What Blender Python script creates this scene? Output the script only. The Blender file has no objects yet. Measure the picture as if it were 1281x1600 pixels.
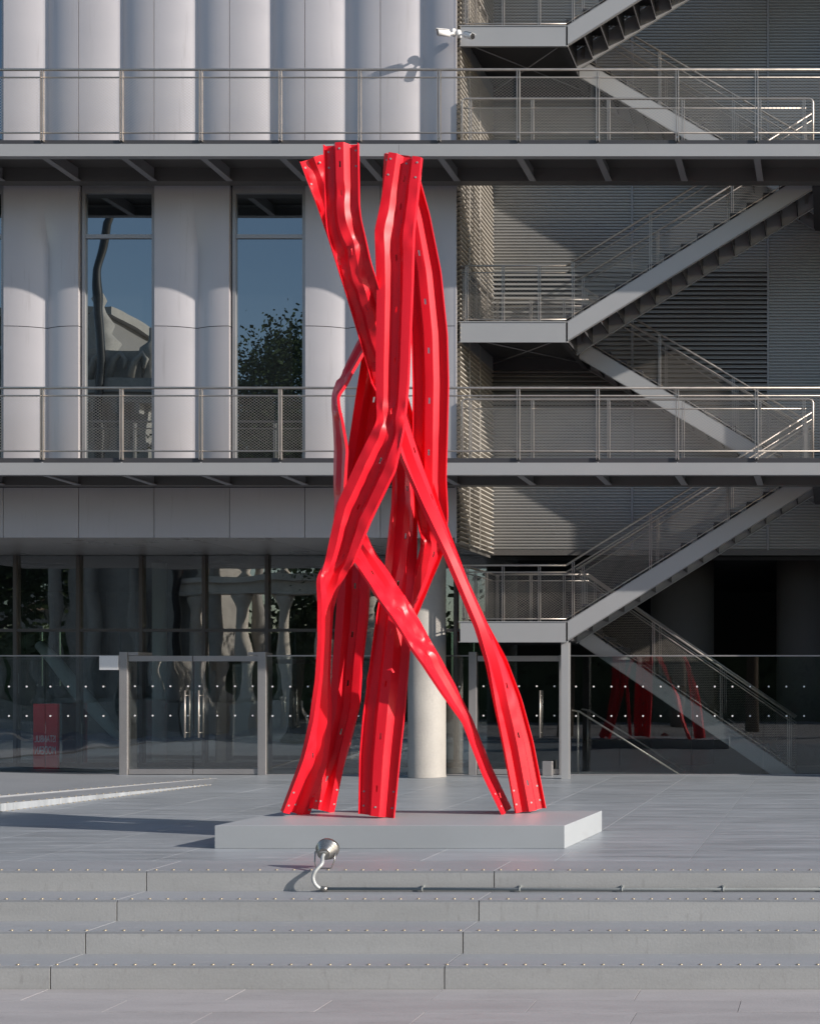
import bpy, math, random
from mathutils import Vector, noise
random.seed(7)
S = bpy.context.scene
COL = S.collection
R = math.radians

# ------------------------------------------------------------ camera, sky, sun, exposure
F, CX, CY = 1960.0, 1310.0, 1060.0          # lens in photo pixels, foot of the optical axis (rising/side shift lens)
CAM_Z = 1.772                                # eye height over the terrace (terrace = 0)
cam = bpy.data.cameras.new('camera'); camo = bpy.data.objects.new('camera', cam); COL.objects.link(camo)
camo.location = (0, 0, CAM_Z); camo.rotation_euler = (R(90), 0, 0)
cam.sensor_fit = 'HORIZONTAL'; cam.sensor_width = 36; cam.lens = 36*F/1281
cam.shift_x = -(CX-640.5)/1281; cam.shift_y = (CY-800)/1281
cam.clip_start = .1; cam.clip_end = 3000
S.camera = camo
LIGHT = Vector((-3.0, 1.0, -1.35)).normalized()      # the way the sunlight travels
W = bpy.data.worlds.new('World'); S.world = W; W.use_nodes = True
wn = W.node_tree; bg = wn.nodes['Background']
sky = wn.nodes.new('ShaderNodeTexSky'); sky.sky_type = 'NISHITA'; sky.sun_disc = False
sky.sun_elevation = math.asin(-LIGHT.z); sky.sun_rotation = math.atan2(-LIGHT.x, -LIGHT.y)
sky.air_density = 1.0; sky.dust_density = .6; sky.ozone_density = 1.0
wn.links.new(sky.outputs[0], bg.inputs[0]); bg.inputs[1].default_value = .118
sun = bpy.data.lights.new('sun', 'SUN'); sun.energy = 4.8; sun.angle = R(.5); sun.color = (1, .91, .82)
suno = bpy.data.objects.new('sun', sun); COL.objects.link(suno)
suno.rotation_euler = LIGHT.to_track_quat('-Z', 'Y').to_euler(); suno.location = (20, -10, 20)
S.view_settings.view_transform = 'Standard'; S.view_settings.look = 'None'
S.view_settings.exposure = .35; S.view_settings.gamma = 1
S.cycles.max_bounces = 8; S.cycles.transparent_max_bounces = 16; S.cycles.glossy_bounces = 4
S.cycles.caustics_reflective = False; S.cycles.caustics_refractive = False

def P(x, y, d):      # point seen at photo pixel x, y and standing d metres away
    return Vector(((x-CX)*d/F, d, CAM_Z+(CY-y)*d/F))
def XX(x, d): return (x-CX)*d/F
def ZZ(y, d): return CAM_Z+(CY-y)*d/F

# ------------------------------------------------------------ materials
def nt(name):
    m = bpy.data.materials.new(name); m.use_nodes = True
    t = m.node_tree; return m, t, t.nodes['Principled BSDF']
def mat(name, col, rough=.5, metal=0, var=.08, sc=(1.2, 1.2, 1.2), fine=40, fvar=.05, objvar=0, bump=0, bsc=60,
        spec=.5, coat=0, spots=0, spotcol=(.05, .05, .045), spotsc=(3, 3, 8), spotlim=.62, rvar=.08):
    m, t, b = nt(name); N, L = t.nodes, t.links
    geo = N.new('ShaderNodeNewGeometry')
    mp = N.new('ShaderNodeMapping'); mp.inputs['Scale'].default_value = sc
    L.new(geo.outputs['Position'], mp.inputs[0])
    n1 = N.new('ShaderNodeTexNoise'); n1.inputs['Scale'].default_value = 1; n1.inputs['Detail'].default_value = 6; n1.inputs['Roughness'].default_value = .6
    L.new(mp.outputs[0], n1.inputs[0])
    n2 = N.new('ShaderNodeTexNoise'); n2.inputs['Scale'].default_value = fine; n2.inputs['Detail'].default_value = 3
    L.new(geo.outputs['Position'], n2.inputs[0])
    def mth(op, a, c):
        k = N.new('ShaderNodeMath'); k.operation = op
        for i, v in enumerate((a, c)):
            if isinstance(v, (int, float)): k.inputs[i].default_value = v
            else: L.new(v, k.inputs[i])
        return k.outputs[0]
    a = mth('MULTIPLY', mth('SUBTRACT', n1.outputs[0], .5), var*4)
    c = mth('MULTIPLY', mth('SUBTRACT', n2.outputs[0], .5), fvar*4)
    v = mth('ADD', mth('ADD', a, c), 1.0)
    if objvar:
        oi = N.new('ShaderNodeObjectInfo')
        v = mth('ADD', v, mth('MULTIPLY', mth('SUBTRACT', oi.outputs['Random'], .5), objvar*2))
    mx = N.new('ShaderNodeVectorMath'); mx.operation = 'SCALE'; mx.inputs[0].default_value = col; L.new(v, mx.inputs['Scale'])
    out = mx.outputs[0]
    if spots:
        mp2 = N.new('ShaderNodeMapping'); mp2.inputs['Scale'].default_value = spotsc; L.new(geo.outputs['Position'], mp2.inputs[0])
        n3 = N.new('ShaderNodeTexNoise'); n3.inputs['Scale'].default_value = 1; n3.inputs['Detail'].default_value = 8; n3.inputs['Roughness'].default_value = .7
        L.new(mp2.outputs[0], n3.inputs[0])
        rp = N.new('ShaderNodeMapRange'); rp.inputs[1].default_value = spotlim; rp.inputs[2].default_value = spotlim+.1; rp.inputs[4].default_value = spots
        L.new(n3.outputs[0], rp.inputs[0])
        mm = N.new('ShaderNodeMix'); mm.data_type = 'RGBA'; L.new(rp.outputs[0], mm.inputs[0]); L.new(out, mm.inputs[6]); mm.inputs[7].default_value = (*spotcol, 1)
        out = mm.outputs[2]
    L.new(out, b.inputs['Base Color'])
    L.new(mth('ADD', mth('MULTIPLY', mth('SUBTRACT', n1.outputs[0], .5), rvar*4), rough), b.inputs['Roughness'])
    b.inputs['Metallic'].default_value = metal; b.inputs['Specular IOR Level'].default_value = spec
    b.inputs['Coat Weight'].default_value = coat; b.inputs['Coat Roughness'].default_value = .12
    if bump:
        n4 = N.new('ShaderNodeTexNoise'); n4.inputs['Scale'].default_value = bsc; n4.inputs['Detail'].default_value = 5; L.new(geo.outputs['Position'], n4.inputs[0])
        bp = N.new('ShaderNodeBump'); bp.inputs['Strength'].default_value = bump; bp.inputs['Distance'].default_value = .01
        L.new(n4.outputs[0], bp.inputs['Height']); L.new(bp.outputs[0], b.inputs['Normal'])
    return m
def glass(name, tint, refl, rtint=(1, 1, 1), wob=.15, wsc=.9, body=None):
    m, t, b = nt(name); N, L = t.nodes, t.links; N.remove(b)
    out = N['Material Output']
    tr = N.new('ShaderNodeBsdfTransparent') if body is None else N.new('ShaderNodeBsdfDiffuse')
    tr.inputs[0].default_value = (*(tint if body is None else body), 1)
    gl = N.new('ShaderNodeBsdfGlossy'); gl.inputs['Roughness'].default_value = .0; gl.inputs[0].default_value = (*rtint, 1)
    geo = N.new('ShaderNodeNewGeometry'); no = N.new('ShaderNodeTexNoise'); no.inputs['Scale'].default_value = wsc; no.inputs['Detail'].default_value = 1
    L.new(geo.outputs['Position'], no.inputs[0])
    bp = N.new('ShaderNodeBump'); bp.inputs['Strength'].default_value = wob; bp.inputs['Distance'].default_value = .03
    L.new(no.outputs[0], bp.inputs['Height']); L.new(bp.outputs[0], gl.inputs['Normal'])
    lw = N.new('ShaderNodeLayerWeight'); lw.inputs[0].default_value = .35
    ad = N.new('ShaderNodeMath'); ad.operation = 'MULTIPLY_ADD'; ad.use_clamp = True
    L.new(lw.outputs['Fresnel'], ad.inputs[0]); ad.inputs[1].default_value = .6; ad.inputs[2].default_value = refl
    mx = N.new('ShaderNodeMixShader'); L.new(ad.outputs[0], mx.inputs[0]); L.new(tr.outputs[0], mx.inputs[1]); L.new(gl.outputs[0], mx.inputs[2])
    L.new(mx.outputs[0], out.inputs[0]); return m

M = {}
M['red'] = mat('red_paint', (.73, .013, .028), .38, 0, .07, (3, 3, 1.2), 140, .04, bump=.03, bsc=25, coat=0, rvar=.08, spec=.32, spots=.2, spotcol=(.55, .03, .05), spotsc=(9, 9, 4), spotlim=.63)
M['panel'] = mat('silver_panel', (.465, .45, .468), .42, .25, .05, (.5, .5, .9), 90, .015, objvar=.045, spots=.4, spotcol=(.34, .32, .32), spotsc=(11, 11, .5), spotlim=.58)
M['panel_gap'] = mat('dark_backing', (.03, .03, .03), .8)
M['soffit'] = mat('soffit_panel', (.5, .48, .46), .3, .2, .06, (.6, .6, .6), 60, .02)
M['steel'] = mat('grey_painted_steel', (.30, .30, .31), .42, .1, .05, (1, 1, 1), 70, .03, spots=.2, spotcol=(.2, .18, .15), spotsc=(4, 4, 10))
M['fascia'] = mat('light_painted_steel', (.36, .365, .37), .4, .1, .04, (.8, .8, 1), 80, .02)
M['dsteel'] = mat('dark_painted_steel', (.12, .115, .11), .5, .1, .06)
M['stair'] = mat('stair_steel', (.055, .055, .06), .5, .1, .06)
M['inox'] = mat('stainless_tube', (.46, .42, .38), .42, .8, .1, (6, 6, 6), 90, .08)
M['wire'] = mat('stainless_wire', (.50, .46, .41), .45, .5, .1)
M['louver'] = mat('louver_slat', (.34, .34, .33), .45, .3, .05, (.5, .5, .5), 60, .03, spots=.15, spotcol=(.2, .18, .15), spotsc=(8, 8, .6))
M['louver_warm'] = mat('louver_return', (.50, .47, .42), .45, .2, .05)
M['terrace'] = mat('slate_terrace', (.285, .31, .335), .38, 0, .26, (.7, 6, 1), 60, .05, objvar=.06, bump=.2, bsc=45, spots=.75, spotcol=(.46, .47, .48), spotsc=(2.0, 14, 1), spotlim=.56)
M['tread'] = mat('step_stone', (.265, .28, .30), .5, 0, .07, (1.1, 4, 3), 60, .05, objvar=.03, bump=.12, bsc=45, spots=.45, spotcol=(.40, .40, .40), spotsc=(4, 14, 9), spotlim=.58)
M['riser'] = mat('riser_stone', (.36, .37, .372), .6, 0, .08, (1.1, 2, 5), 60, .05, objvar=.03, bump=.12, bsc=45, spots=.45, spotcol=(.25, .25, .245), spotsc=(16, 2, 4), spotlim=.575)
M['street'] = mat('street_stone', (.33, .32, .325), .6, 0, .12, (1.2, 6, 1), 60, .06, objvar=.05, bump=.15, bsc=50, spots=.3, spotcol=(.21, .2, .2), spotsc=(3, 12, 2), spotlim=.57)
M['joint'] = mat('joint_mortar', (.10, .095, .09), .9)
M['plinth'] = mat('plinth_paint', (.34, .365, .385), .5, 0, .05, (1, 1, 2), 80, .02, spots=.25, spotcol=(.27, .28, .29), spotsc=(3, 3, 5), spotlim=.58)
M['brass'] = mat('brass_stud', (.42, .36, .26), .35, .6, .05)
M['concrete'] = mat('fair_concrete', (.36, .345, .32), .7, 0, .16, (1.6, 1.6, .9), 30, .05, bump=.25, bsc=30, spots=.4, spotcol=(.28, .27, .25), spotsc=(4, 4, 2.5), spotlim=.6)
M['frame'] = mat('anodised_frame', (.36, .35, .35), .38, .5, .05)
M['mullion'] = mat('dark_mullion', (.11, .10, .095), .4, .3, .05)
M['white'] = mat('white_plastic', (.78, .78, .78), .4, 0, .03)
M['black'] = mat('black_plastic', (.02, .02, .022), .3, 0, .03)
M['dot'] = mat('white_dot', (.85, .85, .85), .6, 0, .01)
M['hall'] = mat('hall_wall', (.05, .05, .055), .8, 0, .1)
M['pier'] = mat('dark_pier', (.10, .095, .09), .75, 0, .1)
M['hallfloor'] = mat('hall_floor', (.34, .34, .33), .4, 0, .1)
M['hallcol'] = mat('hall_column', (.85, .88, .86), .6, 0, .06)
M['banner'] = mat('red_banner', (.8, .02, .04), .5, 0, .03)
M['conduit'] = mat('grey_conduit', (.40, .42, .42), .5, .25, .1, (8, 8, 8), 60, .08)
M['pipe'] = mat('dull_pipe', (.24, .26, .26), .65, 0, .15, (3, 8, 8), 60, .08)
M['lampbody'] = mat('lamp_steel', (.32, .31, .29), .28, .85, .12, (12, 12, 12), 90, .1)
M['stone'] = mat('carved_marble', (.36, .34, .31), .7, 0, .15, (2, 2, 2), 12, .1)
M['marble'] = mat('pale_marble', (.62, .57, .50), .7, 0, .18, (2, 2, 1), 12, .1)
M['render'] = mat('house_render', (.24, .23, .22), .8, 0, .08)
M['leaf'] = mat('leaf', (.045, .075, .028), .6, 0, .25, (.8, .8, .8), 6, .15)
M['bark'] = mat('bark', (.10, .075, .055), .9, 0, .2, (4, 4, 1), 20, .1)
M['glass'] = glass('clear_glass', (.88, .92, .91), .14, wob=.16, wsc=.7)
M['screen'] = glass('screen_glass', (.88, .91, .91), .04, wob=.09, wsc=.6)
M['teal'] = glass('rear_window_glass', (.36, .44, .44), .03)
M['entry'] = glass('entrance_glass', (.90, .93, .93), .095, wob=.16, wsc=1.1)
M['window'] = glass('window_glass', (.1, .1, .1), .40, (.66, .73, .76), wob=.09, wsc=.8, body=(.012, .014, .016))

# ------------------------------------------------------------ mesh helpers
class B:
    def __init__(s): s.v = []; s.f = []; s.sm = []
    def poly(s, pts, faces, smooth=False):
        o = len(s.v); s.v += [tuple(p) for p in pts]
        for f in faces: s.f.append([o+i for i in f]); s.sm.append(smooth)
        return s
    def box(s, x0, x1, y0, y1, z0, z1):
        return s.hexa([(x0, y0, z0), (x1, y0, z0), (x1, y1, z0), (x0, y1, z0), (x0, y0, z1), (x1, y0, z1), (x1, y1, z1), (x0, y1, z1)])
    def hexa(s, p):
        return s.poly(p, [(0, 3, 2, 1), (4, 5, 6, 7), (0, 1, 5, 4), (1, 2, 6, 5), (2, 3, 7, 6), (3, 0, 4, 7)])
    def bar(s, a, b, w, h, up=Vector((0, 0, 1))):           # rectangular bar: w across, h along up
        a, b = Vector(a), Vector(b); t = (b-a).normalized(); sd = t.cross(up)
        sd = sd.normalized() if sd.length > 1e-6 else Vector((1, 0, 0)); u = sd.cross(t)
        q = [sd*(-w/2)+u*(-h/2), sd*(w/2)+u*(-h/2), sd*(w/2)+u*(h/2), sd*(-w/2)+u*(h/2)]
        return s.poly([a+k for k in q]+[b+k for k in q], [(0, 3, 2, 1), (4, 5, 6, 7), (0, 1, 5, 4), (1, 2, 6, 5), (2, 3, 7, 6), (3, 0, 4, 7)])
    def tube(s, pts, r, n=8, cap=True):
        pts = [Vector(p) for p in pts]; rs = r if isinstance(r, (list, tuple)) else [r]*len(pts)
        o = len(s.v); ref = None
        for i, p in enumerate(pts):
            t = (pts[min(i+1, len(pts)-1)]-pts[max(i-1, 0)]).normalized()
            if ref is None: ref = Vector((0, 0, 1)) if abs(t.z) < .9 else Vector((1, 0, 0))
            a = t.cross(ref).normalized(); c = a.cross(t); ref = c
            for k in range(n):
                g = 2*math.pi*k/n; s.v.append(tuple(p+a*math.cos(g)*rs[i]+c*math.sin(g)*rs[i]))
        for i in range(len(pts)-1):
            for k in range(n):
                s.f.append([o+i*n+k, o+i*n+(k+1) % n, o+(i+1)*n+(k+1) % n, o+(i+1)*n+k]); s.sm.append(n > 4)
        if cap:
            e = o+(len(pts)-1)*n
            s.f.append([o+k for k in range(n)][::-1]); s.sm.append(False)
            s.f.append([e+k for k in range(n)]); s.sm.append(False)
        return s
    def lathe(s, c, prof, n=24, axis=None):                  # prof: (radius, height)
        return s.tube([Vector(c)+Vector((0, 0, h)) for r, h in prof], [max(r, .001) for r, h in prof], n)
    def mesh(s, name):
        me = bpy.data.meshes.new(name); me.from_pydata(s.v, [], s.f)
        me.polygons.foreach_set('use_smooth', s.sm); me.update(); return me

def put(name, b, m, parent=None, kind=None, label=None, bevel=0):
    me = b.mesh(name) if isinstance(b, B) else b
    if len(me.materials) == 0: me.materials.append(M[m])
    o = bpy.data.objects.new(name, me); COL.objects.link(o)
    if parent is not None:
        o.parent = parent
        p = parent; off = Vector((0, 0, 0))
        while p is not None: off += p.location; p = p.parent
        o.location = -off
    if kind: o['kind'] = kind
    if label: o['label'] = label
    if bevel:
        bv = o.modifiers.new('bevel', 'BEVEL'); bv.width = bevel; bv.segments = 2; bv.limit_method = 'ANGLE'; bv.angle_limit = R(40)
    return o
def thing(name, label, cat, loc=(0, 0, 0), group=None):
    o = bpy.data.objects.new(name, None); COL.objects.link(o); o.location = loc; o.empty_display_size = .2
    o['label'] = label; o['category'] = cat
    if group: o['group'] = group
    return o
def struct(name, b, m, parent=None):
    return put(name, b, m, parent, 'structure')
def tag(o, label, cat, group=None):
    o['label'] = label; o['category'] = cat
    if group: o['group'] = group
    return o
def inst(name, me, loc, parent):                              # a piece that shares its mesh; parent sits at the origin
    o = bpy.data.objects.new(name, me); COL.objects.link(o); o.parent = parent; o.location = Vector(loc)-parent.location
    return o
def shared(b, m, name):
    me = b.mesh(name); me.materials.append(M[m]); return me
def chamfer_slab(x0, x1, y0, y1, z0, z1, c=.006):             # slab with chamfered top edge
    b = B(); lo = [(x0, y0), (x1, y0), (x1, y1), (x0, y1)]; hi = [(x0+c, y0+c), (x1-c, y0+c), (x1-c, y1-c), (x0+c, y1-c)]
    b.poly([(x, y, z0) for x, y in lo]+[(x, y, z1-c) for x, y in lo]+[(x, y, z1) for x, y in hi],
           [(3, 2, 1, 0)]+[(i, (i+1) % 4, 4+(i+1) % 4, 4+i) for i in range(4)]+[(4+i, 4+(i+1) % 4, 8+(i+1) % 4, 8+i) for i in range(4)]+[(8, 9, 10, 11)])
    return b

# ------------------------------------------------------------ ground: street, steps, terrace
NOSE = [11.54, 11.087, 10.633, 10.18]; RISE = .188            # nosing distances, top step first
GZ = -4*RISE
street = struct('street', B().poly([(-400, -400, GZ-.012), (400, -400, GZ-.012), (400, 400, GZ-.012), (-400, 400, GZ-.012)], [(0, 1, 2, 3)]), 'joint')
pv = shared(chamfer_slab(0, 1.595, 0, .343, -.03, 0, .0008), 'street', 'paving_plank')
for r in range(9):
    off = (r*.63 + (r % 3)*.21) % 1.6
    for k in range(12):
        inst('paving_plank', pv, (-14.4+off+k*1.6, 10.176-(r+1)*.35, GZ+random.uniform(-.0015, .0015)), street)
far = B()                                                     # beyond the planks: same stone as one sheet
far.poly([(-300, -300, GZ), (300, -300, GZ), (300, 7.0, GZ), (-300, 7.0, GZ)], [(0, 1, 2, 3)])
far.poly([(5, 7, GZ), (300, 7, GZ), (300, 10.1, GZ), (5, 10.1, GZ)], [(0, 1, 2, 3)])
far.poly([(-300, 7, GZ), (-14.45, 7, GZ), (-14.45, 10.1, GZ), (-300, 10.1, GZ)], [(0, 1, 2, 3)])
put('street_sheet', far, 'street', street)
XL, XR = -19.0, 5.0
steps = struct('steps', B().box(XL, XR, 10.25, 12.4, GZ-.1, -.60), 'joint')
for i, d in enumerate(NOSE):
    z = -i*RISE; back = (NOSE[i-1] if i else 12.1)
    joints = [229, 183, 134, 79]; x0 = XX(joints[i], d); L = 3.197
    zb = z-RISE+.004
    k = -4
    while x0+k*L < XR:
        a = x0+k*L+.005; e = x0+(k+1)*L-.005
        if e > XL:
            put('step_riser', B().box(a, e, d-.004, d+.015, zb-.018, z-.022), 'riser', steps)
            put('step_slab', chamfer_slab(a, e, d, back+.05, zb-.02, z-random.uniform(0, .0015), .0012), 'tread', steps)
        k += 1
    sb = B(); pitch = .1588; n = int((XR-XL)/pitch)
    for j in range(n):
        x = XL+j*pitch+.03*i
        sb.tube([(x, d+.035, z-.002), (x, d+.035, z+.006), (x, d+.035, z+.009)], [.015, .014, .007], 8)
    put('stud_row', sb, 'brass', steps, 'stuff')
    jb = B().box(XL, XR, d+.02, back+.03, zb-.05, z-.025)
    put('step_core', jb, 'joint', steps)
terrace = struct('terrace', B().poly([(XL, 12.0, -.02), (8, 12.0, -.02), (8, 40, -.02), (XL, 40, -.02)], [(0, 1, 2, 3)]), 'joint')
SW, SD = 1.30, .80
ts = shared(chamfer_slab(.002, SW-.002, .002, SD-.002, -.03, 0, .0015), 'terrace', 'terrace_slab')
for r in range(16):
    for k in range(17):
        x = -1.45-12*SW+(k-1)*SW
        if x > 4.6: continue
        inst('terrace_slab', ts, (x, 12.152+r*SD, random.uniform(-.001, .0)), terrace)
# sloping fan of low steps rising at the left of the terrace
fan = thing('fan_steps', 'low pale fan of tapering steps with brass studs at the left of the terrace', 'steps', (-11, 18, 0))
def fl(x, y, z): # floor point at height z under pixel
    d = (CAM_Z-z)*F/(y-CY); return Vector(((x-CX)*d/F, d, z))
apex = fl(330, 1226.5, 0)
h1, h2 = .14, .20
a0, a1 = fl(-170, 1290, 0), fl(-170, 1290, 0)+Vector((0, 0, h1))
ap1 = apex+Vector((0, 0, .006))
b0 = a1+Vector((-.55, .9, 0)); b1 = b0+Vector((0, 0, .03)); ap2 = apex+Vector((-.5, 1.2, .010))
c0 = Vector((a0.x-6, 22.4, h1+.03)); c1 = Vector((apex.x-2.0, 22.4, .012))
put('riser', B().poly([a0, apex, ap1, a1], [(0, 1, 2, 3)]), 'terrace', fan)
put('tread', B().poly([a1, ap1, ap2, b0], [(0, 1, 2, 3)]), 'tread', fan)
put('riser', B().poly([b0, ap2, ap2+Vector((0, 0, .004)), b1], [(0, 1, 2, 3)]), 'tread', fan)
put('top_surface', B().poly([b1, ap2+Vector((0, 0, .004)), c1, c0], [(0, 1, 2, 3)]), 'tread', fan)
sb = B()
for p, q, n in ((a1, ap1, 44), (b1, ap2, 40), (a0, apex, 60)):
    for j in range(n):
        c = p.lerp(q, j/n); c += Vector((-.035, .03, .002)) if p is not a0 else Vector((.05, -.02, .0))
        sb.tube([c, c+Vector((0, 0, .008))], .017, 6)
put('stud_row', sb, 'brass', fan, 'stuff')

# ------------------------------------------------------------ museum facade
DF = 21.9                                                     # metal panels
s_ = DF/F
MOD = [XX(5+117.83*k, DF) for k in range(-2, 7)]              # panel seams, the last is the corner
XC = MOD[-1]
mus = thing('museum_building', 'grey metal clad museum facade with scalloped panels, dark windows and louvred stair recess', 'building', (-8, 23, 0))
Z3, Z2 = 10.64, 5.40                                          # upper and lower walkway decks
ZTOP = 16.5
put('backing_wall', B().box(MOD[0]-.5, XC-.02, DF+.42, 24.3, 4.6, ZTOP), 'panel_gap', mus)
def flute(t): return .17*(t/.53)**2.4 if t < .53 else .145*((1-t)/.47)**2.4
def panel(xa, xb, za, zb, fade=0, name='wall_panel'):
    b = B(); g = .006; nx, nz = 30, 14
    for half in ((0, .53), (.53001, 1)):
        n = nx//2+1; o = len(b.v)
        for j in range(nz+1):
            z = za+g+(zb-za-2*g)*j/nz
            am = 1.0 if not fade else min(1, max(0, (fade-z)/.9))
            am = am*am*(3-2*am)
            for i in range(n):
                t = half[0]+(half[1]-half[0])*i/(n-1)
                b.v.append((xa+g+(xb-xa-2*g)*t, DF+flute(t)*am, z))
        for j in range(nz):
            for i in range(n-1):
                b.f.append([o+j*n+i, o+j*n+i+1, o+(j+1)*n+i+1, o+(j+1)*n+i]); b.sm.append(True)
    # returns at both ends so that the panel has depth
    for x in (xa+g, xb-g):
        b.poly([(x, DF, za+g), (x, DF+.40, za+g), (x, DF+.40, zb-g), (x, DF, zb-g)], [(0, 1, 2, 3)])
    return put(name, b, 'panel', mus)
JZ = ZZ(509, DF)
def window(xa, xb, za, zb, ztr):
    f = B(); y0, y1 = DF+.045, DF+.2; w = .055
    f.box(xa, xa+w, y0, y1, za, zb); f.box(xb-w, xb, y0, y1, za, zb)
    f.box(xa+w, xb-w, y0, y1, zb-.13, zb); f.box(xa+w, xb-w, y0, y1, za, za+w)
    f.box(xa+w, xb-w, y0+.01, y1, ztr-.035, ztr+.035)
    win = put('window', f, 'frame', mus)
    for z0, z1 in ((za+w, ztr-.035), (ztr+.035, zb-.13)):
        put('pane', B().box(xa+w-.005, xb-w+.005, DF+.085, DF+.10, z0-.005, z1+.005), 'window', win)
ZT = ZZ(288, DF)
for k in range(8):
    xa, xb = MOD[k], MOD[k+1]
    if k < 2:
        if k == 1: window(xa, xb, Z3-.1, ZTOP, 14.6)
        else: panel(xa, xb, Z3-.15, ZTOP)
    else:
        panel(xa, xb, Z3-.15, ZTOP)
    if k in (1, 3, 5):
        window(xa+.03, xb-.01, Z2-.1, ZT, ZZ(367, DF))
    else:
        panel(xa, xb, JZ, ZT, fade=ZT-.25); panel(xa, xb, Z2-.15, JZ)
    put('fascia_panel', B().box(xa+.006, xb-.006, DF, DF+.05, ZZ(840, DF), ZZ(762, DF)), 'panel', mus)
put('lintel_backing', B().box(MOD[0], XC-.01, DF+.06, DF+.4, ZZ(840, DF)+.02, Z2), 'panel_gap', mus)
put('roof_band', B().box(MOD[0]-.5, 6, 21.8, 24.6, ZTOP, ZTOP+.5), 'fascia', mus)
# soffit over the entrance, curtain wall, hall
ZS = ZZ(840, DF); DG = 25.0
nso = 10
for k in range(nso):
    a = MOD[0]-1+k*1.35; e = a+1.335
    if a < XC-.2: put('soffit_panel', B().box(a, min(e, XC-.02), DF+.06, DG+.1, ZS+.002, ZS+.04), 'soffit', mus)
put('recess_soffit', B().box(XC-.01, 9, 24.05, DG+.1, ZZ(868, 24.1), ZZ(868, 24.1)+.1), 'dsteel', mus)
mx0 = XX(26, DG); md = 98.1*DG/F
ZGT = 4.22; ZTR = ZZ(985, DG)
cw = thing('curtain_wall', 'dark full height glazing with slim mullions behind the entrance screen', 'glazing', (-8, DG, 0))
NK = 8
for k in range(-3, NK):
    x = mx0+k*md
    put('mullion', B().box(x-.035, x+.035, DG-.06, DG+.08, 0, ZGT), 'mullion', cw)
    for z0, z1 in ((.09, ZTR-.03), (ZTR+.03, ZGT)):
        put('pane', B().box(x+.036, x+md-.036, DG, DG+.012, z0, z1), 'glass', cw)
put('transom', B().box(mx0-3*md, mx0+NK*md, DG-.05, DG+.075, ZTR-.03, ZTR+.03), 'mullion', cw)
put('sill', B().box(mx0-3*md, mx0+NK*md, DG-.055, DG+.078, -.01, .09), 'mullion', cw)
hall = struct('hall', B().poly([(-34, DG+.09, -.01), (9, DG+.09, -.01), (9, 40, -.01), (-34, 40, -.01)], [(0, 1, 2, 3)]), 'hallfloor')
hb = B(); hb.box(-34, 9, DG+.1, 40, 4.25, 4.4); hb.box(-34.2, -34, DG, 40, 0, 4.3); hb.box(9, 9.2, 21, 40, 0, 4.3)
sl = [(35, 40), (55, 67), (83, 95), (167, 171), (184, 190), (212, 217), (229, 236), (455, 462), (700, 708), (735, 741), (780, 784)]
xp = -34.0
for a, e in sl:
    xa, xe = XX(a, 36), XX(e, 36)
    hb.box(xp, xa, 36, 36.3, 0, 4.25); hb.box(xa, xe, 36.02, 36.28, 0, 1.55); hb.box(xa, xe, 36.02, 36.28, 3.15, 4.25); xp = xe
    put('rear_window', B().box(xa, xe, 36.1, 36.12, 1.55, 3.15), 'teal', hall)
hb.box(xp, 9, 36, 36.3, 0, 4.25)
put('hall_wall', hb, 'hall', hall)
c = B(); c.tube([P(62, 1008, 26.2), P(85, 1032, 26), P(120, 1078, 25.8), P(160, 1122, 25.6), P(180, 1148, 25.5), P(186, 1154, 25.5)], [.10, .13, .15, .13, .08, .05], 20); 
o = put('raking_column', c, 'hallcol'); tag(o, 'raking round steel column inside the dark hall behind the glass', 'column')
o = put('hall_column', B().lathe((XX(249, 27), 27, -.01), [(.14, 0), (.14, 4.26)], 24), 'hallcol'); tag(o, 'slim pale round column inside the hall behind the double doors', 'column')
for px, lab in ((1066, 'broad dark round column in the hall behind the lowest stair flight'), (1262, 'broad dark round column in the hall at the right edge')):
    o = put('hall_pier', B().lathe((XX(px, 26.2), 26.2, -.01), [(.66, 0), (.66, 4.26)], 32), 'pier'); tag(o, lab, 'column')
# front column
o = put('concrete_column', B().lathe((XX(667, 22.5), 22.5, 0), [(.335, 0), (.335, .01), (.326, .03), (.326, ZS+.01)], 40), 'concrete')
tag(o, 'round fair faced concrete column under the soffit behind the red sculpture', 'column')
# recess: back wall and left return with slats
DB = 24.1
def slats_x(x0, x1, z0, z1, pitch, y, depth, m, open_=False, name='louver_panel'):
    b = B(); z = z0
    while z < z1-.002:
        t = min(pitch, z1-z)
        if open_: b.poly([(x0, y-depth, z), (x1, y-depth, z), (x1, y, z+t*.75), (x0, y, z+t*.75), (x0, y-depth, z+.012), (x1, y-depth, z+.012)], [(0, 1, 2, 3), (4, 5, 1, 0), (4, 3, 2, 5)])
        else: b.poly([(x0, y, z), (x1, y, z), (x1, y-depth, z+t*.25), (x0, y-depth, z+t*.25), (x1, y-depth, z+t*.7), (x0, y-depth, z+t*.7), (x1, y, z+t*.8), (x0, y, z+t*.8), (x1, y, z+t), (x0, y, z+t)], [(0, 1, 2, 3), (3, 2, 4, 5), (5, 4, 6, 7), (7, 6, 8, 9)])
        z += pitch
    return put(name, b, m, mus, 'stuff')
zl0 = ZZ(868, DB); bays = [XC, XX(988, DB), XX(1200, DB), .6, 1.5]
za, zb_ = ZZ(640, DB), ZZ(425, DB)
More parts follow.
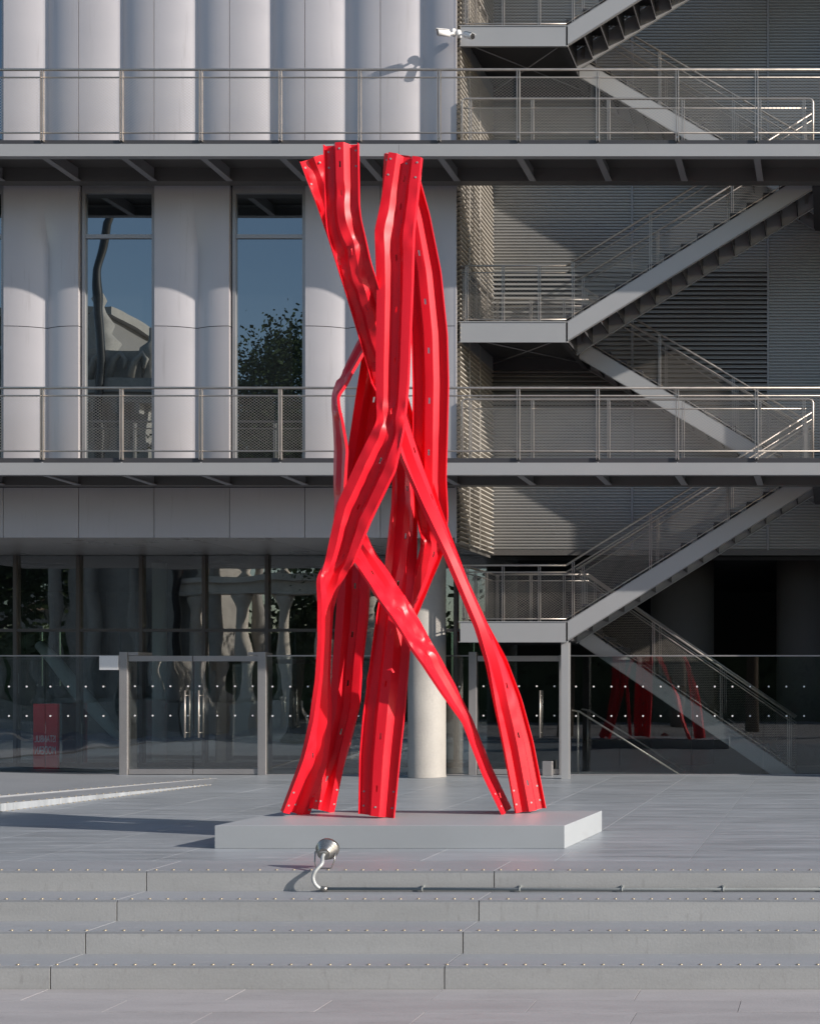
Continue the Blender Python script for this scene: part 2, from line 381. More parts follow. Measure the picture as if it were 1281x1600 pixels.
for i in range(4):
    x0, x1 = bays[i]+.012, bays[i+1]-.012
    if i < 2:
        slats_x(x0, x1, zl0, za, .058, DB, .022, 'louver'); slats_x(x0, x1, za, zb_, .088, DB-.01, .045, 'louver', True)
        slats_x(x0, x1, zb_, ZTOP, .058, DB, .022, 'louver')
    else: slats_x(x0, x1, zl0, ZTOP, .058, DB, .022, 'louver')
    put('louver_post', B().box(bays[i+1]-.02, bays[i+1]+.02, DB-.045, DB+.05, zl0, ZTOP), 'steel', mus)
put('recess_backing', B().box(XC, 1.49, DB+.06, DB+.3, zl0, ZTOP), 'dsteel', mus)
b = B(); z = zl0
while z < ZTOP:                                               # return wall: slats facing right
    b.poly([(XC+.004, DF+.03, z), (XC+.004, DB-.03, z), (XC+.07, DB-.03, z+.028), (XC+.07, DF+.03, z+.028), (XC+.07, DB-.03, z+.05), (XC+.07, DF+.03, z+.05), (XC+.01, DB-.03, z+.052), (XC+.01, DF+.03, z+.052)],
           [(0, 1, 2, 3), (3, 2, 4, 5), (5, 4, 6, 7)]); z += .085
put('louver_return', b, 'louver_warm', mus, 'stuff')
put('return_backing', B().box(XC-.02, XC, DF+.03, DB, zl0-.05, ZTOP), 'dsteel', mus)
for y in (DF+.55, DF+1.2): put('louver_post', B().box(XC+.072, XC+.085, y, y+.03, zl0, ZTOP), 'louver_warm', mus)
put('corner_trim', B().box(XC-.012, XC+.012, DF-.005, DF+.028, zl0, ZTOP), 'panel', mus)

wing = put('right_wing', B().box(1.5, 7.5, DF-.02, DB+.3, 0, ZTOP), 'panel', mus)
# ------------------------------------------------------------ wire mesh, railings
def netting(b, O, U, L, H, r=.0013, px=.066, pz=.046):
    O, U = Vector(O), Vector(U); k = pz/px
    n = Vector((U.y, -U.x, 0)).normalized()
    def wire(u0, w0, u1, w1):
        a, c = O+U*u0+Vector((0, 0, w0)), O+U*u1+Vector((0, 0, w1))
        t = (c-a).normalized(); s1 = t.cross(n)*r
        b.poly([a+s1+n*r, a-s1+n*r, a-n*r*1.2, c+s1+n*r, c-s1+n*r, c-n*r*1.2], [(0, 1, 4, 3), (1, 2, 5, 4), (2, 0, 3, 5)])
    m = int((L+H/k)/px)+1
    for i in range(m):
        u = -H/k+(i+.5)*px
        u0, w0 = (u, 0) if u >= 0 else (0, -u*k)
        u1, w1 = (u+H/k, H) if u+H/k <= L else (L, (L-u)*k)
        if u1-u0 > .01 and w1-w0 > .004:
            wire(u0, w0, u1, w1); wire(L-u0, w0, L-u1, w1)
DW = 20.6                                                     # walkway front
PX = [XX(64+124.2*k, DW) for k in range(-3, 13)]
def walkway(z, label, glabel, blabel):
    x0, x1 = PX[0]-.6, PX[-1]+.4
    w = thing('walkway', label, 'walkway', (x0, DW, z))
    put('deck', B().box(x0, x1, DW+.07, DF-.09, z-.07, z-.004), 'dsteel', w)
    put('deck_edge', B().box(x0, x1, DW+.05, DW+.068, z-.085, z), 'stair', w)
    xj = XX(623, DW)
    for a, e in ((x0, xj-.003), (xj+.003, x1)):
        eb = B(); eb.box(a, e, DW, DW+.02, z-.285, z-.085); eb.box(a, e, DW+.021, DW+.12, z-.285, z-.272); eb.box(a, e, DW+.021, DW+.12, z-.098, z-.086)
        put('edge_beam', eb, 'fascia', w)
    put('ledger_beam', B().box(x0, x1, DF-.30, DF-.10, z-.30, z-.072), 'dsteel', w)
    for x in PX:
        bb = B(); bb.hexa([(x-.055, DW+.022, z-.28), (x+.055, DW+.022, z-.28), (x+.055, DF-.301, z-.30), (x-.055, DF-.301, z-.30), (x-.055, DW+.022, z-.268), (x+.055, DW+.022, z-.268), (x+.055, DF-.301, z-.285), (x-.055, DF-.301, z-.285)])
        bb.box(x-.008, x+.008, DW+.022, DF-.301, z-.268, z-.071)
        put('bracket', bb, 'steel', w)
    g = thing('railing', glabel, 'railing', (x0, DW, z))
    def rail(zz, r, y, a, e, name, par): put(name, B().tube([(a, y, zz), ((a+e)/2, y, zz), (e, y, zz)], r, 10), 'inox', par)
    rail(z+1.15, .021, DW+.03, x0, x1, 'handrail', g); rail(z+1.022, .013, DW+.03, x0, x1, 'rail', g); rail(z+.11, .013, DW+.03, x0, x1, 'rail', g)
    nb = B()
    for i, x in enumerate(PX):
        pb = B(); pb.box(x-.026, x-.014, DW+.008, DW+.052, z-.03, z+1.13); pb.box(x+.014, x+.026, DW+.008, DW+.052, z-.03, z+1.13)
        pb.box(x-.014, x+.014, DW+.02, DW+.04, z+.02, z+.05)
        put('post', pb, 'inox', g)
        if i+1 < len(PX): netting(nb, (x+.02, DW+.03, z+.11), (1, 0, 0), PX[i+1]-x-.04, .91)
    put('wire_mesh', nb, 'wire', g, 'stuff')
    # guard along the stair opening at the back of the walkway
    y = DF-.05; h = thing('stair_guard_railing', blabel, 'railing', (XC, y, z))
    xa, xe = XC+.13, XX(1270, y)
    hb = B().tube([(xa, y, z), (xa, y, z+1.2), (xa+.05, y, z+1.235), (xe-.06, y, z+1.235), (xe-.015, y, z+1.215), (xe, y, z+1.17), (xe, y, z)], .021, 10)
    put('handrail', hb, 'inox', h); rail(z+1.07, .013, y, xa, xe-.12, 'rail', h); rail(z+.08, .013, y, xa, xe, 'rail', h)
    nb = B(); ps = [735, 832, 951, 1067, 1187, 1256]
    for i, p in enumerate(ps):
        x = XX(p, y); pb = B(); pb.box(x-.024, x-.012, y-.02, y+.02, z-.02, z+1.215); pb.box(x+.012, x+.024, y-.02, y+.02, z-.02, z+1.215)
        put('post', pb, 'inox', h)
        if i < 5: netting(nb, (x+.02, y, z+.08), (1, 0, 0), XX(ps[i+1], y)-x-.04, .99)
    put('wire_mesh', nb, 'wire', h, 'stuff')
walkway(Z3, 'upper grey steel walkway crossing the facade above the windows', 'stainless mesh railing along the upper walkway', 'shorter mesh guard behind the upper walkway at the stair opening')
walkway(Z2, 'lower grey steel walkway crossing the facade above the entrance', 'stainless mesh railing along the lower walkway', 'shorter mesh guard behind the lower walkway at the stair opening')

# ------------------------------------------------------------ stairs
XLN, XEND, XLAND = -4.77, -.46, XX(719, 21.95)
def stair(z0, z1, zl, label, top=True):
    st = thing('steel_staircase', label, 'staircase', (XLAND, 21.95, z0))
    yF = (21.95, 22.87); yR = (23.08, 23.98)
    run = XEND-XLN; nT = 15
    def flight(xa, za, xb, zb, ys):
        # from the lower end a to the upper end b
        sl = (zb-za)/(xb-xa); sg = 1 if xb > xa else -1; hh = .34
        for y in ys:
            e = B(); t0, t1 = (y, y+.014) if y == ys[0] else (y-.014, y)
            q = [(xa, za-.30), (xb, zb-.30), (xb, zb+.04), (xa, za+.04)]
            e.hexa([(q[0][0], t0, q[0][1]), (q[1][0], t0, q[1][1]), (q[1][0], t1, q[1][1]), (q[0][0], t1, q[0][1]), (q[3][0], t0, q[3][1]), (q[2][0], t0, q[2][1]), (q[2][0], t1, q[2][1]), (q[3][0], t1, q[3][1])])
            fo = -.05 if y == ys[0] else .05
            for dz in (-.30, .04):                            # flanges
                e.hexa([(xa, y, za+dz-.006), (xb, y, zb+dz-.006), (xb, y+fo*-1, zb+dz-.006), (xa, y+fo*-1, za+dz-.006), (xa, y, za+dz+.006), (xb, y, zb+dz+.006), (xb, y+fo*-1, zb+dz+.006), (xa, y+fo*-1, za+dz+.006)])
            put('stringer', e, 'fascia', st)
        dx = (xb-xa)/nT; dz = (zb-za)/nT
        tb = B()
        d0, d1 = (0, dx) if dx > 0 else (dx, 0)
        tb.box(d0-.0, d1+.0, ys[0]+.02, ys[1]-.02, -.03, 0)
        rx = 0 if dx > 0 else 0
        tb.box(rx-.008, rx+.008, ys[0]+.02, ys[1]-.02, -dz-.27, -.031)
        lip = dx*.0
        me = shared(tb, 'stair', 'tread')
        for k in range(nT): inst('tread', me, (xa+dx*k, 0, za+dz*(k+1)-.0), st)
        # rails on both sides
        U = Vector((xb-xa, 0, zb-za)); L = abs(xb-xa); u = Vector((1*sg, 0, sl*sg))
        for y in ys:
            yy = y+.03 if y == ys[0] else y-.03
            for h, r in ((1.04, .02), (.92, .012), (.10, .012)):
                put('handrail' if h > 1 else 'rail', B().tube([(xa, yy, za+h), ((xa+xb)/2, yy, (za+zb)/2+h), (xb, yy, zb+h)], r, 8), 'inox', st)
            for k in range(4):
                x = xa+sg*(.12+k*(L-.24)/3); zz = za+(x-xa)*sl
                pb = B(); pb.box(x-.022, x-.011, yy-.018, yy+.018, zz-.15, zz+1.03); pb.box(x+.011, x+.022, yy-.018, yy+.018, zz-.15, zz+1.03)
                put('post', pb, 'inox', st)
            nb = B(); netting(nb, (xa, yy, za+.10), u, L, .82); put('wire_mesh', nb, 'wire', st, 'stuff')
    flight(XEND if z0 > 0 else -.80, z0, XLN, zl, yR)
    if top: flight(XLN, zl, XEND, z1, yF)
    if top: put('arrival_plate', B().box(XEND+.01, 1.49, 21.84, 24.0, z1-.30, z1-.02), 'stair', st)
    # landing
    lb = B(); lb.box(XLAND+.02, XLN, yF[0]+.016, yR[1]-.016, zl-.06, zl-.004)
    put('landing_plate', lb, 'stair', st)
    fb = B(); fb.box(XLAND, XLN+.03, yF[0], yF[0]+.015, zl-.30, zl+.04)
    fb.box(XLAND, XLN+.03, yF[0]+.0151, yF[0]+.06, zl-.30, zl-.288); fb.box(XLAND-.03, XLN, yF[0]-.012, yF[0]+.055, zl+.041, zl+.055); fb.box(XLAND-.03, XLN+.03, yF[0]-.012, yF[0]+.015, zl-.312, zl-.301)
    put('landing_fascia', fb, 'fascia', st)
    put('landing_fascia', B().box(XLAND, XLAND+.015, yF[0]+.061, yR[1], zl-.30, zl+.04), 'fascia', st)
    put('landing_fascia', B().box(XLAND+.016, XLN+.03, yR[1]-.015, yR[1], zl-.30, zl+.04), 'stair', st)
    for a, e in (((XLAND+.05, yF[0]+.1), (XLN-.05, yR[1]-.1)), ((XLN-.05, yF[0]+.1), (XLAND+.05, yR[1]-.1))):
        put('brace', B().tube([(a[0], a[1], zl-.2), ((a[0]+e[0])/2, (a[1]+e[1])/2, zl-.2), (e[0], e[1], zl-.2)], .010, 6), 'steel', st)
    put('landing_beam', B().box(XLN-.11, XLN-.02, yF[0]+.07, yR[1]-.02, zl-.285, zl-.062), 'stair', st)
    # landing railing: front, left end, back
    for (a, e) in (((XLAND+.03, yF[0]+.03), (XLN, yF[0]+.03)), ((XLAND+.03, yF[0]+.03), (XLAND+.03, yR[1]-.03)), ((XLAND+.03, yR[1]-.03), (XLN, yR[1]-.03))):
        for h, r in ((1.04, .02), (.92, .012), (.10, .012)):
            m_ = ((a[0]+e[0])/2, (a[1]+e[1])/2)
            put('handrail' if h > 1 else 'rail', B().tube([(a[0], a[1], zl+h), (m_[0], m_[1], zl+h), (e[0], e[1], zl+h)], r, 8), 'inox', st)
        d = Vector((e[0]-a[0], e[1]-a[1], 0)); L = d.length; d.normalize()
        nb = B(); netting(nb, (a[0], a[1], zl+.10), d, L, .82); put('wire_mesh', nb, 'wire', st, 'stuff')
        for k in range(3):
            c = Vector((a[0], a[1], 0))+d*(.08+k*(L-.55)/2)
            pb = B(); pb.box(c.x-.022, c.x-.011, c.y-.018, c.y+.018, zl-.05, zl+1.03); pb.box(c.x+.011, c.x+.022, c.y-.018, c.y+.018, zl-.05, zl+1.03)
            put('post', pb, 'inox', st)
    return st
st = stair(0, Z2, ZZ(976, 21.95), 'lowest grey steel stair with landing on a post beside the entrance')
b = B(); px = XX(884, 22.1); zt = ZZ(976, 21.95)-.31
b.box(px-.065, px+.065, 22.02, 22.03, 0, zt); b.box(px-.065, px+.065, 22.16, 22.17, 0, zt); b.box(px-.006, px+.006, 22.031, 22.159, 0, zt)
put('support_post', b, 'fascia', st)
put('sensor', B().tube([P(786, 998, 22.3), P(786, 1004, 22.3)], .06, 14), 'steel', st)
stair(Z2, Z3, ZZ(507, 21.95), 'middle grey steel stair zigzagging between the two walkways')
stair(Z3, Z3+Z3-Z2, ZZ(44, 21.95), 'topmost grey steel stair rising from the upper walkway')

# ------------------------------------------------------------ entrance: glass screen and doors
DS = 23.0; ZSC = ZZ(1026, DS)
def screen(pxs, label, gm='entry'):
    g = thing('glass_screen', label, 'glass screen', (XX(pxs[0], DS), DS, 0))
    for a, e in zip(pxs[:-1], pxs[1:]):
        x0, x1 = XX(a, DS)+.004, XX(e, DS)-.004
        pn = put('pane', B().box(x0, x1, DS, DS+.016, .015, ZSC), gm, g)
        db = B(); n = int((x1-x0)/.3245)
        for row in (1073, 1119):
            for k in range(n+1):
                x = x0+.1+k*.3245
                if x < x1-.03: db.tube([(x, DS-.006, ZZ(row, DS)), (x, DS-.002, ZZ(row, DS))], .0165, 10)
        put('dot_row', db, 'dot', pn, 'stuff')
    put('top_rail', B().box(XX(pxs[0], DS), XX(pxs[-1], DS), DS-.004, DS+.02, ZSC+.001, ZSC+.026), 'frame', g)
    put('base_channel', B().box(XX(pxs[0], DS), XX(pxs[-1], DS), DS-.01, DS+.026, -.005, .014), 'frame', g)
screen([-290, -170, -50, 70, 187], 'frameless glass screen with two rows of dots left of the double doors')
screen([417, 496, 575, 654, 732], 'frameless glass screen with dots behind the sculpture between the two doors')
screen([891, 968, 1080, 1192, 1304, 1420], 'frameless glass screen with dots in front of the lowest stair flight', 'screen')
def bars(x, par):
    hb = B()
    for y in (DS-.07, DS+.09): hb.tube([(x, y, ZZ(1153, DS)), (x, y, ZZ(1116, DS)), (x, y, ZZ(1079, DS))], .015, 10)
    for zz in (ZZ(1145, DS), ZZ(1087, DS)): hb.tube([(x, DS-.07, zz), (x, DS+.09, zz)], .010, 8)
    put('handle', hb, 'inox', par)
def leaf(x0, x1, hx, t, gm='entry'):
    lb = B(); ztop, zb = ZZ(1025, DS), .012
    lb.box(x0, x1, DS-.012, DS+.034, ZZ(1033.5, DS), ztop); lb.box(x0, x1, DS-.012, DS+.034, zb, ZZ(1202, DS))
    lf = put('door_leaf', lb, 'frame', t)
    put('pane', B().box(x0, x1, DS+.004, DS+.018, ZZ(1202, DS)+.001, ZZ(1033.5, DS)-.001), gm, lf)
    bars(hx, lf)
    db = B()
    for row in (1072.5, 1118.5):
        k = x0+.11
        while k < x1-.05: db.tube([(k, DS-.004, ZZ(row, DS)), (k, DS, ZZ(row, DS))], .0165, 10); k += .325
    put('dot_row', db, 'dot', lf, 'stuff')
def post(a, e, t, z):
    x0, x1 = XX(a, DS), XX(e, DS)
    pb = B(); pb.box(x0, x1, DS-.04, DS+.06, 0, z); pb.box(x0+.004, x0+.03, DS+.0605, DS+.5, 0, z-.01); put('door_post', pb, 'frame', t, bevel=.004)
d1 = thing('entrance_doors', 'double glass entrance doors with long bar handles in a grey metal frame', 'door', (XX(302, DS), DS, 0))
post(188, 200.5, d1, ZZ(1019, DS)); post(404, 416.5, d1, ZZ(1019, DS))
for a, e in ((200.8, 217), (388, 403.8)): put('frame_return', B().box(XX(a, DS), XX(e, DS), DS-.02, DS+.45, ZZ(1024.3, DS), ZZ(1019.3, DS)), 'frame', d1)
leaf(XX(201.5, DS), XX(301, DS), XX(292, DS), d1); leaf(XX(302.5, DS), XX(403, DS), XX(313.5, DS), d1)
d2 = thing('entrance_door', 'single glass door with bar handle beside the steel stair post', 'door', (XX(800, DS), DS, 0))
post(733, 745, d2, ZZ(1019, DS)); post(874, 881, d2, ZZ(1024, DS))
leaf(XX(746, DS), XX(873, DS), XX(845, DS), d2, 'screen')
o = put('notice_board', B().box(XX(157.5, DS), XX(187, DS), DS-.05, DS-.02, ZZ(1047, DS), ZZ(1025, DS)), 'white', bevel=.003); tag(o, 'blank pale sign plate fixed left of the double doors', 'sign')
o = put('floor_box', B().box(XX(847, 22.8), XX(862, 22.8), 22.8, 22.92, 0, .26), 'frame', bevel=.006); tag(o, 'small grey metal box on the ground by the single door', 'box')
hr = thing('inner_handrail', 'sloping stainless handrail going down behind the glass screen', 'handrail', P(893, 1211, 23.4))
for dy in (0, .9):
    put('rail', B().tube([P(893, 1110, 23.3)+Vector((0, dy, 0)), P(905, 1112, 23.3)+Vector((0, dy, 0)), P(1062, 1211, 23.3)+Vector((0, dy, 0))], .02, 10), 'inox', hr)
    put('post', B().tube([P(903, 1112, 23.3)+Vector((0, dy, 0)), Vector((XX(903, 23.3), 23.3+dy, 0))], .016, 8), 'inox', hr)
# banner behind the glass, its lettering seen mirrored
bn = thing('red_banner_stand', 'red banner stand with white mirrored lettering standing by the glazing at the left', 'banner', (XX(71, 24.52), 24.52, 0))
xa, xb = XX(52, 24.52), XX(90, 24.52); bz = ZZ(1100, 24.52)
put('board', B().box(xa, xb, 24.52, 24.58, .0, bz), 'banner', bn)
for txt, py, sz in (('ISTANBUL', 1151, .115), ('MODERN', 1170, .135)):
    cu = bpy.data.curves.new('lettering', 'FONT'); cu.body = txt; cu.size = sz*1.25; cu.align_x = 'CENTER'; cu.extrude = .002
    tmp = bpy.data.objects.new('tmp', cu); COL.objects.link(tmp)
    me = bpy.data.meshes.new_from_object(tmp); bpy.data.objects.remove(tmp)
    wd = max(v.co.x for v in me.vertices)-min(v.co.x for v in me.vertices); k = (xb-xa)*.86/wd
    for v in me.vertices: v.co = Vector((-v.co.x*k, v.co.z-.004, v.co.y*1.35))
    for v in me.vertices: v.co += Vector(((xa+xb)/2, 24.52, ZZ(py+9, 24.52)))
    me.flip_normals(); me.materials.clear(); me.materials.append(M['dot']); put('lettering', me, 'dot', bn)

# ------------------------------------------------------------ plinth and red sculpture
pl = B(); zp = .24
bl = [P(335, 1327, 13.03), P(882, 1327, 13.03)]
pts = [(-6.48, 13.03), (-2.845, 13.03), (-2.735, 14.5), (-6.36, 14.5)]
pl.hexa([(x, y, 0) for x, y in pts]+[(x, y, zp) for x, y in pts])
o = put('plinth', pl, 'plinth', bevel=.004); tag(o, 'low wide flat grey plinth carrying the red sculpture', 'plinth')

WB = .415
def beam(par, stn, side=1, seed=0, dep=.076):
    rnd = random.Random(seed)
    rows = []
    for i, q in enumerate(stn):
        xl, yl, xr, yr, dc = q[:5]; sg = q[5] if len(q) > 5 else 0
        ext = math.hypot(xr-xl, yr-yl)*dc/F
        dd = sg*math.sqrt(max(0, WB**2-ext**2)) if sg else 0
        rows.append((P(xl, yl, dc-dd/2), P(xr, yr, dc+dd/2)))
    # keep true width: widen about the middle if the outline is narrower and not turned
    Ls, Rs, key = [], [], []
    step = .032; acc = 0
    for i in range(len(rows)-1):
        (a, b), (c, d) = rows[i], rows[i+1]
        n = max(2, int(((a+b)/2-(c+d)/2).length/step))
        for k in range(n):
            t = k/n; Ls.append(a.lerp(c, t)); Rs.append(b.lerp(d, t))
        key.append(len(Ls))
    Ls.append(rows[-1][0]); Rs.append(rows[-1][1])
    for _ in range(2):
        for A in (Ls, Rs):
            Bc = A[:]
            for i in range(1, len(A)-1): A[i] = Bc[i]*.5+(Bc[i-1]+Bc[i+1])*.25
    n = len(Ls)
    # bend strength along the beam
    mid = [(Ls[i]+Rs[i])/2 for i in range(n)]
    bend = [0]*n
    for i in range(6, n-6):
        bend[i] = (mid[i+6]-mid[i]).normalized().angle((mid[i]-mid[i-6]).normalized(), 0)
    bs = bend[:]
    for i in range(n): bs[i] = max(bend[max(0, i-5):i+6])
    for _ in range(4): bs = [bs[0]]+[(bs[i-1]+bs[i]*2+bs[i+1])/4 for i in range(1, n-1)]+[bs[-1]]
    prof = [(-.5, -.6), (-.488, 0), (-.41, .0), (-.33, .0), (-.247, .0), (-.18, -.5), (-.113, -1.0), (-.07, -1.0),
            (-.028, -1.0), (.028, -1.0)]
    prof = prof+[(-u, h) for u, h in reversed(prof[:-2])]
    m = len(prof); b = B(); slot = []
    dents = [(rnd.randint(8, n-8), rnd.uniform(-.3, .3), rnd.uniform(-.006, .006), rnd.uniform(4, 9)) for _ in range(8)]
    for i in range(n):
        t = (mid[min(i+1, n-1)]-mid[max(i-1, 0)]).normalized()
        w = (Rs[i]-Ls[i]); wl = w.length; w = w.normalized()
        nn = t.cross(w).normalized()*side
        br = min(1, max(0, bs[i]-.09)*4.2)
        for j, (u, h) in enumerate(prof):
            k = 1-.55*br*(1 if abs(u) < .3 else 0)
            off = dep*h*k
            # buckled valley and flanges where the beam was folded
            off += br*(.022*math.sin(i*.55+seed)*math.cos(u*6+seed)+.010*math.sin(i*.9+u*9+seed*3)) if abs(u) < .47 else br*.008*math.sin(i*.3)
            for di, du, da, dw in dents:
                off += da*math.exp(-((i-di)/dw)**2-((u-du)/.13)**2)
            sx = u*wl+br*.02*math.sin(i*.33+seed*2)*(1-4*u*u)
            b.v.append(tuple(mid[i]+w*sx+nn*off))
    cut = set(); i = 6
    while i < n-8:
        cut |= {i, i+1}; i += 17 if i > 6 else 9
    jc = len(prof)//2-1
    for i in range(n-1):
        for j in range(m-1):
            if i in cut and prof[j][0] == -.028 and prof[j+1][0] == .028: continue
            f = [i*m+j, (i+1)*m+j, (i+1)*m+j+1, i*m+j+1]
            b.f.append(f if side > 0 else f[::-1]); b.sm.append(True)
    o = put('guardrail_beam', b, 'red', par)
    sd = o.modifiers.new('thickness', 'SOLIDIFY'); sd.thickness = .007; sd.offset = 0
    me = o.data
    es = o.modifiers.new('edges', 'EDGE_SPLIT'); es.split_angle = R(24)
    bb = B()
    for end in (2, 7, n-4, n-9):
        for u in (-.40, .40, .0):
            if u == 0 and end in (7, n-9): continue
            t = (mid[min(end+1, n-1)]-mid[end-1]).normalized(); w = (Rs[end]-Ls[end]).normalized(); nn = t.cross(w).normalized()*side
            c = mid[end]+w*u*(Rs[end]-Ls[end]).length+nn*(-dep if u == 0 else 0)
            bb.tube([c-nn*.008, c+nn*.008], .011, 8)
    put('bolt', bb, 'dsteel' if False else 'steel', o, 'stuff')
    return o
sc = thing('red_sculpture', 'tall glossy red sculpture of bent and twisted crash barrier beams on the plinth', 'sculpture', (-4.6, 13.8, zp))
# stations: left x, y, right x, y in the photo, distance, turn
beam(sc, [(607, 237, 658, 245, 13.5), (595, 312, 651, 314, 13.5), (585, 360, 646, 360, 13.45), (588, 453, 643.5, 450, 13.45), (586.5, 593, 637.5, 594, 13.45), (589, 657, 630, 672, 13.45),
          (566, 702, 616, 735, 13.45), (527, 785, 577, 815, 13.5), (508, 875, 551, 880, 13.55), (500, 908, 530, 920, 13.6, 1), (502.5, 950, 521, 950, 13.65, 1), (503, 1000, 518, 1000, 13.7, 1),
          (499, 1062, 516, 1062, 13.8, 1), (489, 1128, 519, 1115, 13.85, 1), (475, 1185, 513, 1190, 13.9, 1), (442, 1270, 482, 1279, 14.0, 1)], 1, 1)
beam(sc, [(508, 228, 561.5, 225, 13.15), (510.5, 326, 563, 322, 13.15), (512, 362, 565, 342, 13.18), (530, 419, 581, 410, 13.3), (560, 517, 611, 508, 13.75), (583, 600, 630, 592, 14.0), (606, 660, 641, 650, 14.0, 1),
          (626, 720, 662, 722, 13.95, 1), (657, 792, 683, 795, 13.9, 1), (690, 862, 706, 858, 13.9, 1), (712, 913, 725, 909, 13.95, 1), (741, 981, 755, 975, 14.0, 1), (758, 1036, 786, 1031, 14.05, 1), (772, 1105, 812, 1096, 14.1, 1),
          (786, 1172, 830, 1160, 14.2, 1), (804, 1271, 850, 1263, 14.28, 1)], -1, 2)
beam(sc, [(468, 253, 520, 238, 13.9, 1), (487, 304, 536, 290, 14.0, 1), (511, 362, 559, 350, 14.25), (546, 470, 596, 460, 14.35), (582, 590, 628, 585, 14.4), (606, 680, 645, 680, 14.35, 1), (613, 745, 644, 745, 14.3, 1), (611, 795, 648, 795, 14.2, 1),
          (601, 880, 648.5, 880, 14.1, 1), (592.5, 949, 644.5, 949, 14.0), (582, 1026, 641, 1020, 13.9), (569, 1122, 634, 1112, 13.82), (564, 1184, 627, 1176, 13.8), (562.5, 1272, 617, 1279, 13.76)], -1, 3)
beam(sc, [(618, 268, 655, 272, 14.55, -1), (610, 380, 645, 386, 14.5, -1), (590, 480, 612, 492, 14.45, -1), (558, 534, 567, 550, 14.3, -1), (520, 610, 527, 619, 14.15, -1), (519, 640, 531, 646, 14.1, -1), (522, 700, 541, 703, 14.05, -1), (521, 760, 537, 765, 14.0, -1), (522, 815, 545, 806, 13.98, -1),
          (535, 858, 572, 836, 13.92), (560, 886, 590, 868, 13.8, 1), (598, 943, 630, 927, 13.62, 1), (643, 1010, 672, 998, 13.62, 1), (690, 1080, 711, 1070, 13.8, 1), (725, 1128, 737, 1122, 13.95, 1), (757, 1211, 768, 1199, 14.15, 1), (787, 1273, 799, 1263, 14.28, 1)], 1, 4, .045)
beam(sc, [(606, 240, 652, 262, 14.05), (622, 330, 672, 335, 14.1), (636, 425, 690, 425, 14.1), (645, 523, 700, 523, 14.1), (647, 600, 702, 600, 14.1), (647, 680, 700, 680, 14.1), (648, 750, 698, 748, 14.15), (652, 800, 701, 806, 14.2), (657, 828, 698, 838, 14.25), (657, 856, 688, 862, 14.3, 1), (646, 895, 668, 908, 14.35, 1),
          (625, 945, 647, 960, 14.4, 1), (590, 1000, 612, 1015, 14.45, 1), (572, 1060, 598, 1062, 14.45, 1), (572, 1130, 600, 1130, 14.45, 1), (578, 1262, 606, 1262, 14.4, 1)], -1, 5)
beam(sc, [(600, 239, 652, 245, 13.8, -1), (594, 350, 640, 352, 14.15), (588, 450, 638, 450, 14.45), (566, 550, 615, 556, 14.5), (543, 702, 592, 712, 14.4), (526, 786, 574, 790, 14.35), (521, 832, 568, 832, 14.35), (529, 900, 577, 893, 14.3), (524, 970, 573, 965, 14.25), (519, 1040, 564, 1040, 14.2), (515, 1104, 560, 1104, 14.2), (503, 1166, 544, 1166, 14.2), (488, 1264, 522, 1271, 14.2, 1)], 1, 6)

# ------------------------------------------------------------ spotlight, conduit, security cameras
sp = thing('floodlight', 'round steel floodlight on a stirrup at the top step edge', 'floodlight', (XX(509, 11.65), 11.65, 0))
c = P(509, 1331, 11.66); ax = Vector((-.05, 1, .38)).normalized()
hb = B(); hb.tube([c-ax*.055, c-ax*.05, c-ax*.02, c-ax*.018, c+ax*.0, c+ax*.002, c+ax*.03, c+ax*.032, c+ax*.07], [.05, .062, .064, .075, .077, .088, .09, .103, .103], 28)
put('housing', hb, 'lampbody', sp)
put('label_plate', B().box(c.x-.035, c.x+.03, c.y-.062, c.y-.056, c.z+.0, c.z+.022), 'conduit', sp)
yk = B(); q = .105
yk.tube([c+Vector((-q, .02, 0)), c+Vector((-q*.98, .0, -.09)), Vector((c.x-q*.8, c.y-.02, .008)), Vector((c.x+q*.55, c.y-.02, .008)), c+Vector((q*.75, 0, -.09)), c+Vector((q*.8, .02, 0))], .006, 6)
put('stirrup', yk, 'lampbody', sp)
cd = thing('conduit', 'grey flexible conduit curving from the floodlight along the foot of the top step', 'conduit', (XX(503, 11.5), 11.5, -.188))
g = [c-ax*.055, c-ax*.09+Vector((0, 0, -.01)), P(503, 1350, 11.50), P(494, 1360, 11.46), P(489.5, 1369, 11.45), P(490, 1377, 11.45), P(494, 1384, 11.46), P(500, 1388.5, 11.48), P(506, 1389.5, 11.49)]
gs = []
for i in range(len(g)-1):
    p0, p1, p2, p3 = g[max(i-1, 0)], g[i], g[i+1], g[min(i+2, len(g)-1)]
    for k in range(5):
        t = k/5; gs.append(.5*((2*p1)+(-p0+p2)*t+(2*p0-5*p1+4*p2-p3)*t*t+(-p0+3*p1-3*p2+p3)*t**3))
gs.append(g[-1])
put('flexible_hose', B().tube(gs, .016, 10), 'conduit', cd)
z = -.188+.022
put('gland', B().tube([P(502, 1389, 11.485), P(511, 1389.5, 11.495)], .024, 10), 'lampbody', cd)
put('pipe', B().tube([P(509, 1389.5, 11.495), (-1.5, 11.495, z), (5, 11.495, z)], .015, 10), 'pipe', cd)
for px in (660, 812, 972, 1130, 1290):
    x = XX(px, 11.5); put('clip', B().tube([(x-.008, 11.495, z), (x+.008, 11.495, z)], .021, 10).box(x-.009, x+.009, 11.505, 11.538, z+.01, z+.035), 'pipe', cd)
